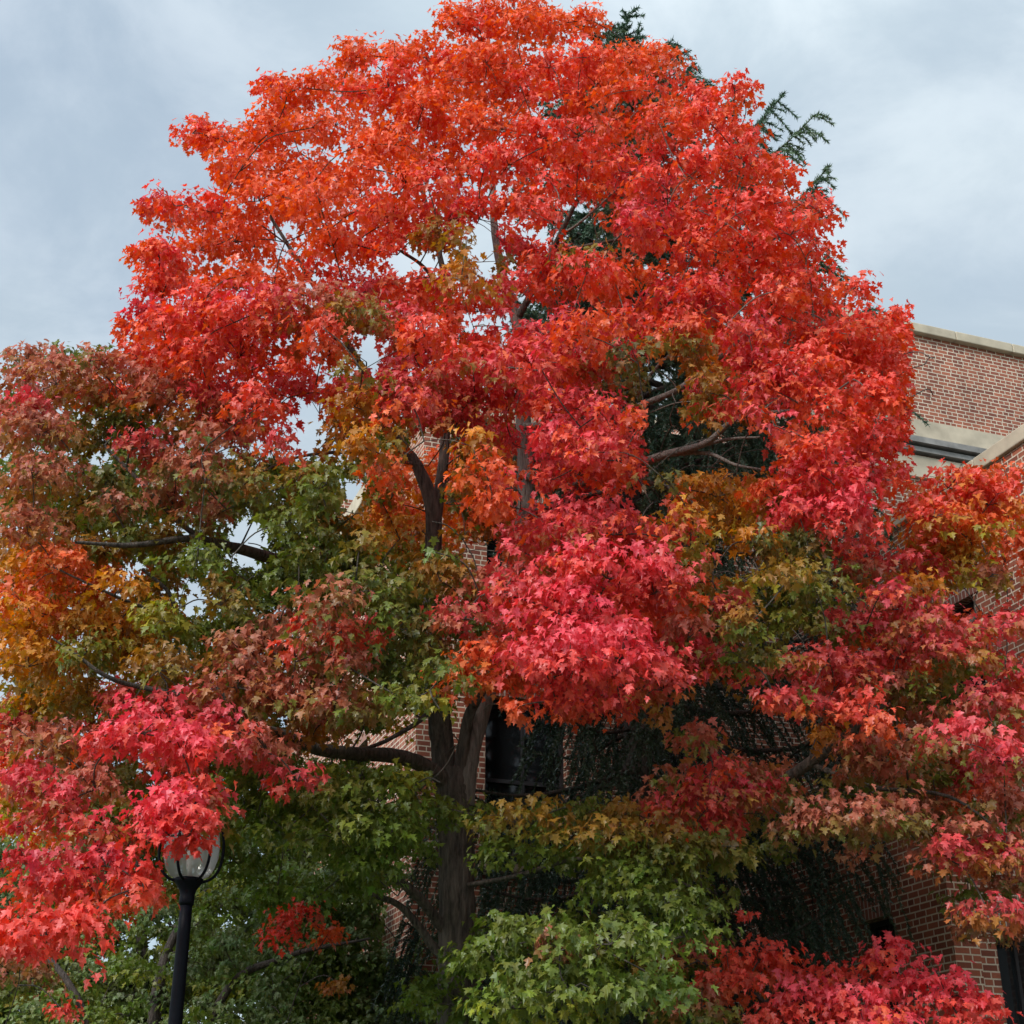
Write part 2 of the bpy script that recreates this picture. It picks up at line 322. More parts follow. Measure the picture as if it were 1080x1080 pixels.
# half-outline of a five-lobed leaf, stem at the origin, tip at (0, 1)
_half = [(.31,-.07), (.215,.12), (.35,.16), (.57,.42), (.385,.425), (.18,.46), (.28,.70), (.10,.73)]
_tv = [(0,0), (0,.42), (0,1)] + _half + [(-x, y) for x, y in _half]
def _tris(o, s):
    a = [o+i for i in range(8)]
    t = [(0,a[0],a[1]), (0,a[1],1), (a[1],a[2],a[5]), (a[2],a[3],a[4]), (a[2],a[4],a[5]), (a[1],a[5],1), (1,a[5],a[7]), (a[5],a[6],a[7]), (1,a[7],2)]
    return [x if s > 0 else x[::-1] for x in t]
_tf = np.array(_tris(3, 1) + _tris(11, -1))
_tv = np.array(_tv)
def leaves(name, P, D, Nn, S, Cc, mat, parent):
    """P base points, D stem-to-tip directions, Nn blade normals, S lengths, Cc colours"""
    D = D / np.linalg.norm(D, axis=1)[:, None]
    X = np.cross(D, Nn); X /= np.linalg.norm(X, axis=1)[:, None] + 1e-9
    Z = np.cross(X, D)
    n, k = len(P), len(_tv)
    fold = rng.uniform(-0.15, 0.6, n)[:, None]; droop = rng.uniform(-0.05, 0.6, n)[:, None]
    tx, ty = _tv[:, 0][None], _tv[:, 1][None]
    wx = rng.uniform(0.85, 1.15, n)[:, None]
    zz = np.abs(tx) * fold - droop * ty * ty + rng.normal(0, 0.025, (n, k))
    V = P[:, None] + S[:, None, None] * ((tx*wx)[..., None]*X[:, None] + np.broadcast_to(ty, (n, k))[..., None]*D[:, None] + zz[..., None]*Z[:, None])
    F = (_tf[None] + (np.arange(n)*k)[:, None, None]).reshape(-1, 3)
    C3 = np.repeat(Cc, k, axis=0)
    return mesh_np(name, V.reshape(-1, 3), F, mat, parent, col=C3)
def unit(n):
    v = rng.standard_normal((n, 3)); return v / np.linalg.norm(v, axis=1)[:, None]
def spray(pads, leaf_len=(0.085, 0.14), per_tip=7, density=1.0, keep=None, spread=0.09):
    """pads: (centre, rx, rz, top colour, under colour).  Twig tips fill a drooping dome; each tip carries a whorl of leaves."""
    TP, TO, TC = [], [], []
    for c, rx, rz, ct, cu in pads:
        nt_ = max(5, int(density * 30 * (rx * rz) / (0.5 * 0.28)))
        th = rng.uniform(0, 2*np.pi, nt_); r = np.sqrt(rng.uniform(0, 1, nt_)); fill = rng.uniform(0, 1, nt_) ** 0.55
        lump = 1 + 0.22*np.sin(3*th + rng.uniform(0, 6)) + 0.12*np.sin(7*th + rng.uniform(0, 6))
        x = rx*r*lump*np.cos(th); y = 0.85*rx*r*lump*np.sin(th)
        hz = (np.sqrt(np.clip(1-r*r, 0, 1))*1.15*fill - 0.55*r*r - 0.25*(1-fill)) + rng.normal(0, 0.10, nt_)
        stray = rng.uniform(0, 1, nt_) < 0.14; x = np.where(stray, x*1.3, x); y = np.where(stray, y*1.3, y); hz = np.where(stray, hz + rng.normal(0, 0.45, nt_), hz)
        TP.append(np.stack([x, y, rz*hz], 1) + c)
        TO.append(np.stack([x, y, 0.0*x], 1)/rx)
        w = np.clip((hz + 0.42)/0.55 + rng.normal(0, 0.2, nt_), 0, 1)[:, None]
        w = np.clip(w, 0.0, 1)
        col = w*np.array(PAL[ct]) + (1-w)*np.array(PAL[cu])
        TC.append(col * rng.uniform(0.82, 1.18, nt_)[:, None] * (1 + rng.normal(0, 0.05, (nt_, 3))))
    TP, TO, TC = np.vstack(TP), np.vstack(TO), np.vstack(TC)
    # colour runs over from bough to bough: blend each tip towards the boughs round it
    PC = np.array([p[0] for p in pads]); PT = np.array([PAL[p[3]] for p in pads]); PU = np.array([PAL[p[4]] for p in pads])
    for i in range(0, len(TP), 2000):
        d2 = ((TP[i:i+2000, None] - PC[None])**2).sum(-1); wt = np.exp(-d2/(2*0.34**2)) + 1e-9; wt /= wt.sum(1, keepdims=True)
        f = rng.uniform(0.05, 0.45, (len(d2), 1)); TC[i:i+2000] = (1-f)*TC[i:i+2000] + f*(wt @ (0.75*PT + 0.25*PU))
    if keep is not None:
        k = keep(TP); TP, TO, TC = TP[k], TO[k], TC[k]
    n = len(TP); m = per_tip
    az = (rng.uniform(0, 2*np.pi, n)[:, None] + np.arange(m)[None]*2.4 + rng.normal(0, 0.35, (n, m))).ravel()
    O = np.repeat(TO, m, 0); T = np.repeat(TP, m, 0); C = np.repeat(TC, m, 0); q = n*m
    h = np.stack([np.cos(az), np.sin(az), np.zeros(q)], 1)
    D = h*0.8 + O*0.45 + np.stack([np.zeros(q), np.zeros(q), -rng.uniform(0.3, 1.5, q)], 1)
    Nn = np.array((0, 0, 0.9)) + h*0.35 + O*0.55 + rng.normal(0, 0.3, (q, 3))
    P = T + h*rng.uniform(0.02, spread, q)[:, None] + rng.normal(0, 0.035, (q, 3))
    S = rng.uniform(*leaf_len, q)
    C = C * rng.uniform(0.87, 1.13, q)[:, None]
    hue = rng.normal(0, 0.055, q)[:, None]                     # some leaves turn sooner than their neighbours
    C = np.clip(C * (1 + hue*np.array((0.4, -1.0, -0.3))), 0.005, 0.85)
    return P, D, Nn, S, C, TP

# ------------------------------------------------------------------ the big maple
TY = 13.0
tree = thing('maple_tree', 'tall maple in the middle turning from green below to bright red and orange on top', 'tree', (*at(481, 1100, TY)[:2], 0))
org = np.array(tree.location)
def W(seq):   # (px, py, depth offset from the trunk, radius) survey rows -> smooth 3D line and radii
    q = np.array([(*at(a, b, TY + o), r) for a, b, o, r in seq]); s = smooth_line(q, 6)
    return s[:, :3], s[:, 3]
LIMBS = []   # world polylines used for attaching twigs
def limb(seq, name='branch', mat=M_BARK, sides=10, label=None, base=None):
    p, r = W(seq)
    if base is not None: p = np.vstack([base, p]); r = np.concatenate([[r[0]*1.5, r[0]*1.12], r[1:]]) if len(base) == 1 else r
    t = Tubes(); t.add(p - org, np.maximum(r, 0.004), sides, 0.03)
    LIMBS.append((p, r, t, name, mat, label))
# trunk with root flare
tp = smooth_line(np.array([(*org[:2], -0.15, 0.36), (*(org[:2]), 0.25, 0.235), (*at(483,1080,TY), 0.185), (*at(482,1005,TY), 0.17), (*at(481,900,TY), 0.16), (*at(479,840,TY), 0.165), (*at(478,812,TY), 0.15)]), 8)
t = Tubes(); t.add(tp[:, :3] - org, tp[:, 3], 20, 0.03); LIMBS.append((tp[:, :3], tp[:, 3], t, 'trunk', M_BARK, None))
limb([(474,850,0,.125),(468,800,0,.115),(462,740,-.1,.108),(456,660,-.1,.09),(457,580,-.1,.088),(456,535,-.15,.08),(440,492,-.2,.062),(421,468,-.3,.055),(402,440,-.5,.04),(380,385,-.8,.03),(330,300,-1.2,.022),(280,220,-1.5,.015),(240,150,-1.7,.008)])
limb([(458,560,-.1,.065),(464,515,-.1,.058),(469,470,0,.052),(472,400,.1,.042),(470,300,.2,.035),(440,180,.2,.022),(420,90,.2,.01)])
limb([(487,850,0,.125),(492,800,0,.118),(508,745,.1,.10),(528,680,.2,.092),(546,600,.3,.088),(554,530,.35,.088),(552,440,.35,.084),(547,350,.3,.066),(530,290,.2,.052),(520,220,.1,.04),(522,120,0,.026),(530,25,0,.012)], mat=M_GREY, label='paler grey leader rising through the crown')
limb([(486,830,-.05,.07),(490,780,-.1,.06),(500,742,-.2,.05),(530,700,-.5,.045),(580,640,-1.6,.035),(630,600,-2.6,.022),(660,570,-3,.012)])
limb([(480,835,0,.085),(455,812,-.2,.075),(420,798,-.5,.068),(375,795,-.9,.06),(335,790,-1.3,.055),(308,778,-1.5,.05),(260,765,-2,.035),(200,755,-2.6,.022),(140,760,-3.2,.012)])
limb([(463,742,-.1,.03),(440,762,-.3,.024),(410,780,-.5,.02),(385,790,-.8,.018)], sides=7)
limb([(482,1000,0,.06),(462,972,-.1,.05),(440,945,-.25,.044),(415,925,-.4,.038),(385,905,-.7,.03),(330,880,-1.3,.02),(280,875,-1.9,.01)])
limb([(480,1020,0,.05),(458,1000,-.1,.042),(440,975,-.2,.036),(418,953,-.3,.03),(380,940,-.6,.02)])
limb([(458,690,-.1,.07),(400,640,-.6,.062),(345,608,-1.1,.06),(290,590,-1.5,.055),(245,577,-1.9,.045),(200,568,-2.2,.032),(140,575,-2.6,.022),(80,572,-3,.012)])
limb([(246,577,-1.9,.03),(200,560,-2,.022),(140,500,-2.2,.018),(110,470,-2.3,.012)], sides=6)
limb([(300,780,-1.6,.03),(250,745,-1.8,.028),(192,690,-2,.024),(185,650,-2.1,.022),(178,625,-2.2,.018),(150,600,-2.4,.012)], sides=7)
limb([(186,655,-2.1,.018),(150,640,-2.3,.016),(120,628,-2.5,.012),(60,600,-2.8,.006)], sides=6)
limb([(240,740,-2,.024),(150,725,-2.3,.02),(110,712,-2.5,.018),(80,690,-2.6,.012),(55,673,-2.7,.007)], sides=6)
limb([(440,490,-.2,.026),(400,482,-.5,.022),(360,477,-.8,.02),(315,482,-1.2,.014),(270,500,-1.5,.008)], sides=6)
limb([(400,440,-.5,.02),(392,400,-.7,.018),(372,372,-.9,.014),(350,355,-1.1,.009)], sides=6)
limb([(552,500,.3,.055),(600,510,-.2,.05),(650,498,-.8,.044),(700,480,-1.4,.038),(745,467,-1.8,.03),(780,440,-2.1,.022),(850,430,-2.5,.014),(900,400,-2.7,.007)], mat=M_GREY)
limb([(700,480,-1.4,.022),(745,478,-1.7,.018),(775,490,-1.9,.014),(808,496,-2.1,.008)], mat=M_GREY, sides=6)
limb([(690,482,-1.3,.018),(740,470,-1.7,.018),(770,463,-1.9,.015),(802,461,-2.2,.008)], mat=M_GREY, sides=6)
limb([(550,450,.3,.04),(620,445,-.1,.036),(690,422,-.7,.032),(728,402,-1,.028),(790,350,-1.4,.018),(850,290,-1.8,.01)], mat=M_GREY)
limb([(672,418,-.5,.018),(690,390,-.8,.016),(722,360,-1.1,.01)], mat=M_GREY, sides=6)
limb([(560,540,.3,.035),(630,520,-.5,.028),(690,510,-1.1,.022),(730,530,-1.6,.016),(760,555,-1.9,.008)], sides=6)
limb([(544,340,.3,.04),(570,290,-.1,.034),(592,245,-.5,.03),(605,218,-.7,.024),(620,190,-.9,.014),(640,110,-1,.008)])
limb([(592,248,-.5,.016),(615,232,-.8,.014),(650,200,-1.1,.009)], mat=M_GREY, sides=6)
limb([(605,262,-.4,.02),(690,240,-.7,.018),(770,180,-1,.01)], sides=6)
limb([(471,320,.2,.022),(450,285,-.1,.02),(428,268,-.3,.018),(405,255,-.5,.01)], sides=6)
limb([(335,305,-1.2,.014),(310,270,-1.3,.012),(295,245,-1.4,.008)], sides=6)
limb([(440,200,.2,.016),(380,210,-.3,.014),(350,185,-.6,.012),(315,160,-.9,.006)], sides=6)
limb([(485,860,.1,.075),(560,865,0,.062),(660,860,-.3,.056),(760,845,-.8,.052),(820,825,-1.1,.05),(852,806,-1.3,.048),(900,770,-1.6,.038),(960,715,-1.8,.026),(1030,650,-2,.014)])
limb([(855,806,-1.3,.028),(920,830,-1.7,.02),(1000,840,-2,.014),(1060,880,-2.2,.007)], sides=7)
limb([(484,935,0,.022),(540,925,-.6,.02),(620,905,-1.2,.016),(700,925,-1.6,.016),(740,940,-1.8,.008)], sides=7)

GRID = ["...........OROOO...........",
"........OOOROORROO.........",
"......ROORROORROORRR.......",
"....ROROOOOROORRORRR.......",
".....ROOOOORRRRRCRRRR......",
"...CRROOORRCRRRRCCRRRR.....",
"...CROOOORRBBCRBCCRRRR.....",
"...CRROORCRCYCCROCRRRRR....",
"...RRRRCRBCRRCCORRCCRRRR...",
"DDDRRRCROBCCRCCCKYBCRRRRO..",
"DDCRDRRCCYCCCCCCKYBCCRRRO..",
"DDBGBDCCYYBGYCCCCKBOCRRR...",
"DBKGDDBBGGOYOCCCCKYYOCCC.OR",
"DBBGDDGGGYOBOOCCCCYYBCC.RRR",
"YOBGBGGGGBYGBCCCCCLYKKC.OYO",
"YYOYBBGGDGGBDCCCCCBLBGDCYLD",
"YOYYLGGDDCGKDCCCCCDBGGCDCRC",
"YYGYBBDDDDGGBOCCCCCGGCCCBGC",
"DGBCCCDDDBGL.OCCC...CCRDGGC",
"CDCCCDDDY..Y......D..YDCDCC",
"CDDGCGGGLGGG.....DCDD.DDGCC",
"CCGBCGGGGGGGG.GGBDCDDDDDDGD",
"CDRRGLGGGGGG..GGGGGGG.D.DDD",
"CRRRG.GGGGG....GGGGG.....GD",
"RRR.........GGGGGGG......DD",
"...........GGGDLGGG........",
"..........GGGGGLGG........."]
# openings in the crown: (x0, y0, x1, y1, nearest depth offset that is still allowed inside)
CLEAR = [(428,452,478,585,0.6),(541,428,566,535,0.9),(446,742,524,838,0.5),(462,885,503,1000,0.3),(505,762,690,842,9),(676,372,728,470,9),(588,208,648,262,-0.1),(498,222,530,292,0.1),(418,258,478,290,0.2),(288,240,312,272,0.0),(480,330,545,352,0.2),
 (785,752,862,806,9),(775,905,952,985,9),(400,930,468,1000,9),(310,780,470,812,0.4),(678,442,815,503,0.6),(745,575,800,612,9),(998,614,1052,652,9),(1056,580,1080,642,9),(955,925,985,1000,9),
 (955,330,1080,486,9),(985,486,1080,492,9),(690,512,712,552,9),(480,560,530,590,9),(355,500,392,545,9),(235,948,400,1080,-.6),(172,905,232,1080,-2.8)]
HOLES = [(390,372,15,27),(326,452,17,32),(550,322,9,18),(570,330,14,10),(300,248,10,8),(425,270,16,10),(105,482,14,11),(262,572,22,30),(205,632,15,20),(192,560,8,8),(233,470,8,8),
 (120,160,10,10),(500,240,10,14),(650,255,12,12),(15,850,10,12),(680,520,10,25),(270,468,9,8),(200,245,6,8),(310,700,6,6)]
def keep_maple(P):
    px, py = proj(P); off = P[:, 1] - TY; k = np.ones(len(P), bool)
    jx, jy = rng.normal(0, 3, len(P)), rng.normal(0, 3, len(P))
    for x0, y0, x1, y1, o in CLEAR: k &= ~((px+jx > x0) & (px+jx < x1) & (py+jy > y0) & (py+jy < y1) & (off < o))
    for x, y, a, b in HOLES: k &= ((px+jx-x)/(a+4))**2 + ((py+jy-y)/(b+4))**2 > 1
    return k
pads = []
def pad(px, py, rx, ry, off, ct, cu=None, jit=0.0):
    c = at(px, py, TY + off); s = dep(px, py, TY + off) / FPX
    pads.append((c, rx*s, ry*s, ct, cu or UNDER[ct]))
for r in range(27):
    for c in range(27):
        ch = GRID[r][c]
        if ch == '.': continue
        x, y = 40*c + 20, 40*r + 20
        if c > 0 and GRID[r][c-1] == '.' and c < 12: x += 26
        rho = min(1.0, math.hypot((x-530)/590, (y-560)/600)); half = 3.6*math.sqrt(1 - rho*rho) + 0.35
        if y > 740: half *= max(0.45, 1 - (y-740)/500)
        edge = (c > 0 and GRID[r][c-1] == '.') or (c < 26 and GRID[r][c+1] == '.') or (r > 0 and GRID[r-1][c] == '.')
        for k, dmean in enumerate((-0.8, -0.2) if y < 900 else (-0.5,)):
            off = half*(dmean + rng.uniform(-0.22, 0.22)); j = 6 if edge else 15
            chx = ch
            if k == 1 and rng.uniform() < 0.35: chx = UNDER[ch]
            R_ = rng.uniform(20, 34) if not edge else rng.uniform(16, 24)
            pad(x + rng.uniform(-j, j), y + rng.uniform(-j, j), R_, R_*rng.uniform(0.5, 0.75), off, chx)
for r in range(12, 22):
    for c in range(0, 11):
        ch = GRID[r][c]
        if ch != '.' and rng.uniform() < 0.75:
            R_ = rng.uniform(24, 36); pad(40*c + 20 + rng.uniform(-15, 15), 40*r + 20 + rng.uniform(-15, 15), R_, R_*0.6, rng.uniform(0.3, 1.8), UNDER[ch] if rng.uniform() < .6 else ch)
# the boughs that stand out
HERO = """962 345 24 20 -1.2 R O;975 382 20 18 -1.2 R R;958 418 24 18 -1.3 R C;470 500 36 30 2.2 O Y;500 565 34 26 2.0 Y O;420 580 34 24 2.0 O Y;400 470 34 24 1.8 Y B;520 480 30 22 1.8 O Y;440 540 30 30 2.4 Y O;750 490 36 24 -.9 W Y;705 545 26 20 -.6 W Y;780 545 34 20 -1.4 Y W;740 575 26 16 -1.2 L W;760 400 28 20 -1.2 Y B;770 440 26 16 -1.3 Y O;840 600 24 14 -2.5 L G;785 610 20 12 -2.6 W L;60 740 40 18 -1.6 Y L;170 720 34 18 -1.7 L G;100 590 36 18 -2.2 Y O;180 650 32 18 -2.0 Y L;90 500 30 16 -2.4 D B;150 470 30 18 -2.5 C D;20 430 36 22 -2.5 C D;650 560 80 28 -3.4 C O;590 572 55 28 -3.3 C B;640 606 85 28 -3.7 P R;600 648 58 28 -3.8 P R;690 622 46 32 -3.6 C O;600 695 66 34 -4.0 P R;655 690 48 36 -3.9 P R;560 692 34 20 -3.7 P R
515 702 40 24 -3.5 O B;490 650 46 20 -3.5 C D;530 622 46 20 -3.2 D B;702 722 30 44 -3.4 C B;722 690 24 40 -3.2 C B;755 598 38 22 -3.0 O B;768 640 28 16 -3.0 C B;500 728 44 16 -3.3 O B
560 378 46 30 -3.0 C O;600 352 55 24 -3.0 C O;640 378 38 24 -3.0 C B;540 345 42 20 -2.9 C O;500 402 56 24 -3.0 C B;440 420 55 24 -2.9 C B;400 412 42 24 -2.8 C B;480 448 46 20 -2.8 C B
600 468 55 24 -3.2 C O;650 482 46 26 -3.3 C O;682 442 36 24 -3.3 C O;620 432 36 16 -3.0 C O;410 345 46 24 -2.8 C B;340 332 60 26 -3.0 D B;280 330 55 26 -3.0 C O;220 342 52 26 -2.8 C O;160 338 38 24 -2.4 C O
60 402 50 26 -2.2 D B;120 402 50 26 -2.3 D B;180 420 46 26 -2.5 D B;40 455 42 26 -2.6 D B;230 432 46 26 -2.6 C B;35 500 36 24 -2.8 D B;200 492 36 22 -2.8 D G;240 470 34 20 -2.7 D G;120 535 30 18 -2.6 D G;30 560 40 24 -2.6 D B;60 600 42 20 -2.6 O B
30 640 44 24 -2.4 O Y;80 660 46 22 -2.2 Y B;130 680 40 20 -2.0 Y L;30 700 46 24 -2.4 Y B;100 640 30 20 -1.8 Y O
880 508 44 28 -3.0 P R;896 545 32 32 -3.1 P R;842 540 32 22 -3.0 P R;860 480 40 24 -2.8 C O;820 410 44 26 -2.8 C O;740 420 24 26 -2.5 C O;930 400 40 30 -2.0 R O;950 370 34 28 -1.6 R O;900 350 44 28 -2.2 R O;920 460 34 24 -2.0 R C
1000 512 42 18 -2.0 R Y;1042 530 40 22 -2.1 R Y;1010 558 52 20 -2.1 O L;972 542 34 20 -2.0 R Y;962 600 44 20 -2.0 C Y;1044 606 20 16 -2.1 D L;1010 590 34 16 -1.9 Y L;990 575 30 18 -1.8 O Y
942 640 38 20 -2.4 C B;912 662 28 16 -2.5 C G;980 662 52 20 -2.6 C B;1050 662 46 20 -2.6 C B;1000 690 46 20 -2.6 C B;840 706 52 15 -2.6 C B;880 724 44 20 -2.7 C G;862 748 30 16 -2.7 C Y;942 722 26 14 -2.4 D B
1040 742 42 20 -2.6 C G;1010 780 36 24 -2.9 P G;1060 800 36 24 -2.9 P G;960 778 36 16 -2.5 D G;930 802 46 24 -2.5 D G;890 862 54 24 -2.7 D G;850 872 34 20 -2.6 D G;946 862 44 22 -2.6 D G;800 836 36 16 -2.5 C G;760 840 44 18 -2.6 C B
722 852 36 16 -2.6 C O;792 802 26 14 -2.4 D B;740 782 24 16 -2.4 D B;1020 882 46 20 -2.5 D B;1000 904 38 18 -2.6 C B;1062 900 28 24 -2.6 C B;1044 962 36 20 -2.6 C B;1060 850 30 22 -2.5 D G
150 770 46 24 -3.6 P R;192 790 42 24 -3.6 P R;120 782 32 20 -3.5 P R;222 770 46 24 -3.3 C O;282 790 46 22 -3.2 D C;202 832 32 16 -3.5 R O;314 822 22 15 -3.1 C R;170 868 32 18 -3.6 P R;200 882 18 15 -3.65 R R;180 880 24 13 -3.7 P R;222 868 18 12 -3.3 B G;188 852 34 20 -3.7 P R;165 850 26 18 -3.6 P R;205 868 18 14 -3.75 R R;215 845 20 14 -3.5 C B
40 780 42 24 -3.0 D B;30 830 42 26 -3.3 C B;60 852 36 24 -3.4 C B;100 830 32 20 -3.1 D B;92 872 36 22 -3.5 C B;60 920 36 26 -3.6 C R;112 910 32 20 -3.6 C R;150 932 22 28 -3.6 R O;50 982 44 26 -3.8 R R;15 990 30 24 -3.8 R R;85 972 24 20 -3.7 R O
270 682 46 24 -2.9 D B;250 722 46 24 -3.0 D B;312 732 46 20 -3.0 D B;340 760 30 16 -2.8 D B;325 650 18 13 -3.3 R R;366 670 28 13 -3.5 R R;310 682 15 12 -3.3 R R
400 622 60 20 -2.4 G K;462 602 36 18 -2.2 G B;382 690 54 24 -2.2 K K;432 712 46 20 -2.2 G K;330 610 40 20 -2.0 K G;280 640 40 22 -2.0 G K;350 560 44 22 -2.0 K K;270 540 44 20 -2.0 G G;120 450 40 20 -2.0 G K
400 842 54 22 -2.6 G G;332 842 54 22 -2.5 G G;362 882 54 24 -2.6 G G;300 872 44 22 -2.3 G G;432 830 36 18 -2.6 L G;392 914 42 22 -2.4 G G;260 850 40 20 -2.2 G G;410 880 30 18 -2.6 G G
552 868 54 20 -2.8 B G;540 900 40 18 -2.6 G G;622 882 52 22 -2.8 B G;682 884 46 22 -2.7 B G;702 912 52 24 -2.7 G G;742 900 46 26 -2.6 G G;660 930 46 22 -2.6 G G;560 988 66 24 -3.2 G G;645 992 54 26 -3.7 G G;600 1040 80 28 -3.6 G G
520 1010 40 22 -3.1 G G;702 952 46 24 -2.8 G K;722 984 40 24 -2.9 G G;540 1060 60 24 -3.5 G L;590 1000 28 16 -3.6 D G;690 1040 46 26 -3.4 G G
390 522 34 22 1.4 Y O;500 530 40 28 1.4 O Y;402 560 36 20 1.4 Y O;504 570 30 16 1.2 O Y;730 500 34 22 0.4 Y L;700 530 30 20 .4 W L;760 520 30 20 .2 Y L;740 380 24 22 -.6 Y B;730 350 20 14 -.8 W B;800 600 24 14 -2.4 W L;390 760 40 14 1.5 Y W;440 740 20 16 1.2 W L"""
for ln in HERO.replace('\n', ';').split(';'):
    f = ln.split(); pad(*[float(v) for v in f[:5]], f[5], f[6])
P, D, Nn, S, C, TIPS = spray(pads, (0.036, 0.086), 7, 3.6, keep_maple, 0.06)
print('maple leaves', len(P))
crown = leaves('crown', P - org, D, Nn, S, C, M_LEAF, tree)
# twigs: each pad hangs on the nearest wood already placed, the tips on the pad
def twig_mesh(pads, limbs, tips, org, parent, every=3, keep=None):
    ND = np.vstack([l[0] for l in limbs]); NR = np.concatenate([l[1] for l in limbs]); NI = np.concatenate([np.full(len(l[0]), i) for i, l in enumerate(limbs)]); cid = []
    order = sorted(range(len(pads)), key=lambda i: np.min(np.linalg.norm(ND - pads[i][0], axis=1)))
    cents = []
    for i in order:
        c = pads[i][0] + np.array((0, 0, -0.15*pads[i][2])); d = np.linalg.norm(ND - c, axis=1) + 0.6*np.maximum(0, ND[:, 2] - c[2]); j = int(np.argmin(d)); s = ND[j]
        L_ = np.linalg.norm(c - s)
        if L_ < 0.05: continue
        mid = (s + c)/2 + rng.normal(0, 0.06*L_, 3) + np.array((0, 0, 0.10*L_))
        q = smooth_line(np.array([s, mid, c]), 4); r0 = min(0.8*NR[j], 0.007 + 0.009*L_); rr = np.linspace(max(r0, 0.006), 0.005, len(q))
        if keep is not None and not keep(q[2:-2]).all() and L_ > 0.5: rr *= 0.6
        li = int(NI[j]); limbs[li][2].add(q - org, rr, 5); ND = np.vstack([ND, q[2:]]); NR = np.concatenate([NR, rr[2:]]); NI = np.concatenate([NI, np.full(len(q)-2, li)]); cents.append(c); cid.append(li)
    cents = np.array(cents)
    for tpt in tips[::every]:
        j = int(np.argmin(np.linalg.norm(cents - tpt, axis=1))); s = cents[j]
        m = (s + tpt)/2 + np.array((0, 0, 0.04)); limbs[cid[j]][2].add(np.array([s, m, tpt]) - org, [0.005, 0.004, 0.002], 3)
    for p, r, tb, nm, mt, lab in limbs:
        o = tb.build(nm, mt, parent)
        if lab: o['label'] = lab
twig_mesh(pads, LIMBS, TIPS, org, tree, 9, keep=keep_maple)

# ------------------------------------------------------------------ low red maple by the wall
def small_tree(name, label, base, stems, specs, leaf_len, dens, keep=None, mat=M_TWIG, cat='tree', per=7):
    t_ = thing(name, label, cat, (base[0], base[1], 0)); o = np.array((base[0], base[1], 0.0)); lm = []
    for k, s in enumerate(stems):
        q = smooth_line(np.array(s), 6); tb = Tubes(); tb.add(q[:, :3] - o, np.maximum(q[:, 3], .004), 8, 0.03)
        lm.append((q[:, :3], q[:, 3], tb, 'trunk' if k == 0 else 'branch', mat, None))
    a, b, c_, s_, col, tips = spray(specs, leaf_len, per, dens, keep); print(name, len(a))
    leaves('crown', a - o, b, c_, s_, col, M_LEAF, t_)
    twig_mesh(specs, lm, tips, o, t_, 4)
    return t_
def pads_px(rows):
    out = []
    for ln in rows.replace('\n', ';').split(';'):
        f = ln.split(); x, y, rx, ry, Y = [float(v) for v in f[:5]]; s = dep(x, y, Y)/FPX
        out.append((at(x, y, Y), rx*s, ry*s, f[5], f[6]))
    return out
b0 = at(880, 1200, 11.6); 
sap = pads_px("""800 1010 40 22 11.5 R O;770 1035 34 22 11.3 R O;740 1062 38 22 11.2 D G;850 1055 44 24 11.2 P R;905 1062 46 24 11.0 P O;935 1008 26 16 11.5 P O;930 1030 22 14 11.6 R D;1000 1052 46 20 11.2 P R;960 1038 34 18 11.4 P R
880 1035 34 18 11.6 R O;830 1030 30 18 11.8 R B;1030 1062 22 12 11.3 R R;730 1012 38 22 11.9 D B;700 1050 34 22 11.7 B G;820 1090 60 26 11.2 R R;920 1095 60 26 11.0 P R;1010 1088 50 22 11.2 R R;740 1100 50 26 11.2 G G;870 1130 70 30 11.2 G D;960 1130 60 30 11.2 R G;780 1140 50 26 11.3 G G
700 1100 40 26 11.8 G G;690 1010 26 18 12.2 G B""")
def stemline(pts): return [(*at(x, y, Y), r) for x, y, Y, r in pts]
small_tree('red_maple_sapling', 'low red maple growing in front of the brick bay window', b0, [
    [(b0[0], b0[1], -0.1, .05), (*at(878,1150,11.6), .04), (*at(895,1080,11.6), .025), (*at(925,1020,11.6), .012)],
    [(*at(880,1140,11.6), .025), (*at(820,1070,11.5), .02), (*at(770,1030,11.5), .012), (*at(730,1010,11.7), .006)],
    [(*at(885,1110,11.6), .02), (*at(950,1060,11.4), .014), (*at(1010,1050,11.3), .006)]], sap, (0.046, 0.08), 3.4)

# ------------------------------------------------------------------ green tree behind the lamp
def keep_brick(P):   # the corner of the building stays in view beside the maple's trunk
    px, py = proj(P); return ~((px > 402) & (px < 480) & (py > 928) & (py < 1004 + 12*np.sin(px/9)))
gp = []
for x in range(-60, 475, 30):
    top = 945 + 25*math.sin(x/60.0) + (30 if x > 330 else 0) - (40 if 180 < x < 300 else 0)
    for y in range(int(top), 1230, 26):
        Y = 15.3 + 2.2*(1 - min(1, (y-top)/160)) + rng.uniform(-0.7, 0.7)
        s = dep(x, y, Y)/FPX; k = rng.uniform()
        ct, cu = ('S', 'G') if k < 0.55 else (('G', 'G') if k < 0.8 else ('G', 'L'))
        if x < 80 and 990 < y < 1060 and k < 0.6: ct, cu = 'D', 'G'
        R_ = rng.uniform(17, 30)
        gp.append((at(x + rng.uniform(-14, 14), y + rng.uniform(-10, 10), Y), R_*s, R_*0.55*s, ct, cu))
for x in range(300, 425, 22):
    for y in range(925, 1200, 22):
        Y = 16.2; s = dep(x, y, Y)/FPX; gp.append((at(x + rng.uniform(-9, 9), y, Y + rng.uniform(-.5, .3)), 24*s, 14*s, 'S' if rng.uniform() < .6 else 'G', 'G'))
for x, y in ((0,905),(40,925),(90,930),(220,890),(260,880),(320,900),(360,930),(390,960)):
    Y = 17.6; s = dep(x, y, Y)/FPX; gp.append((at(x, y, Y), 34*s, 20*s, 'S', 'G'))
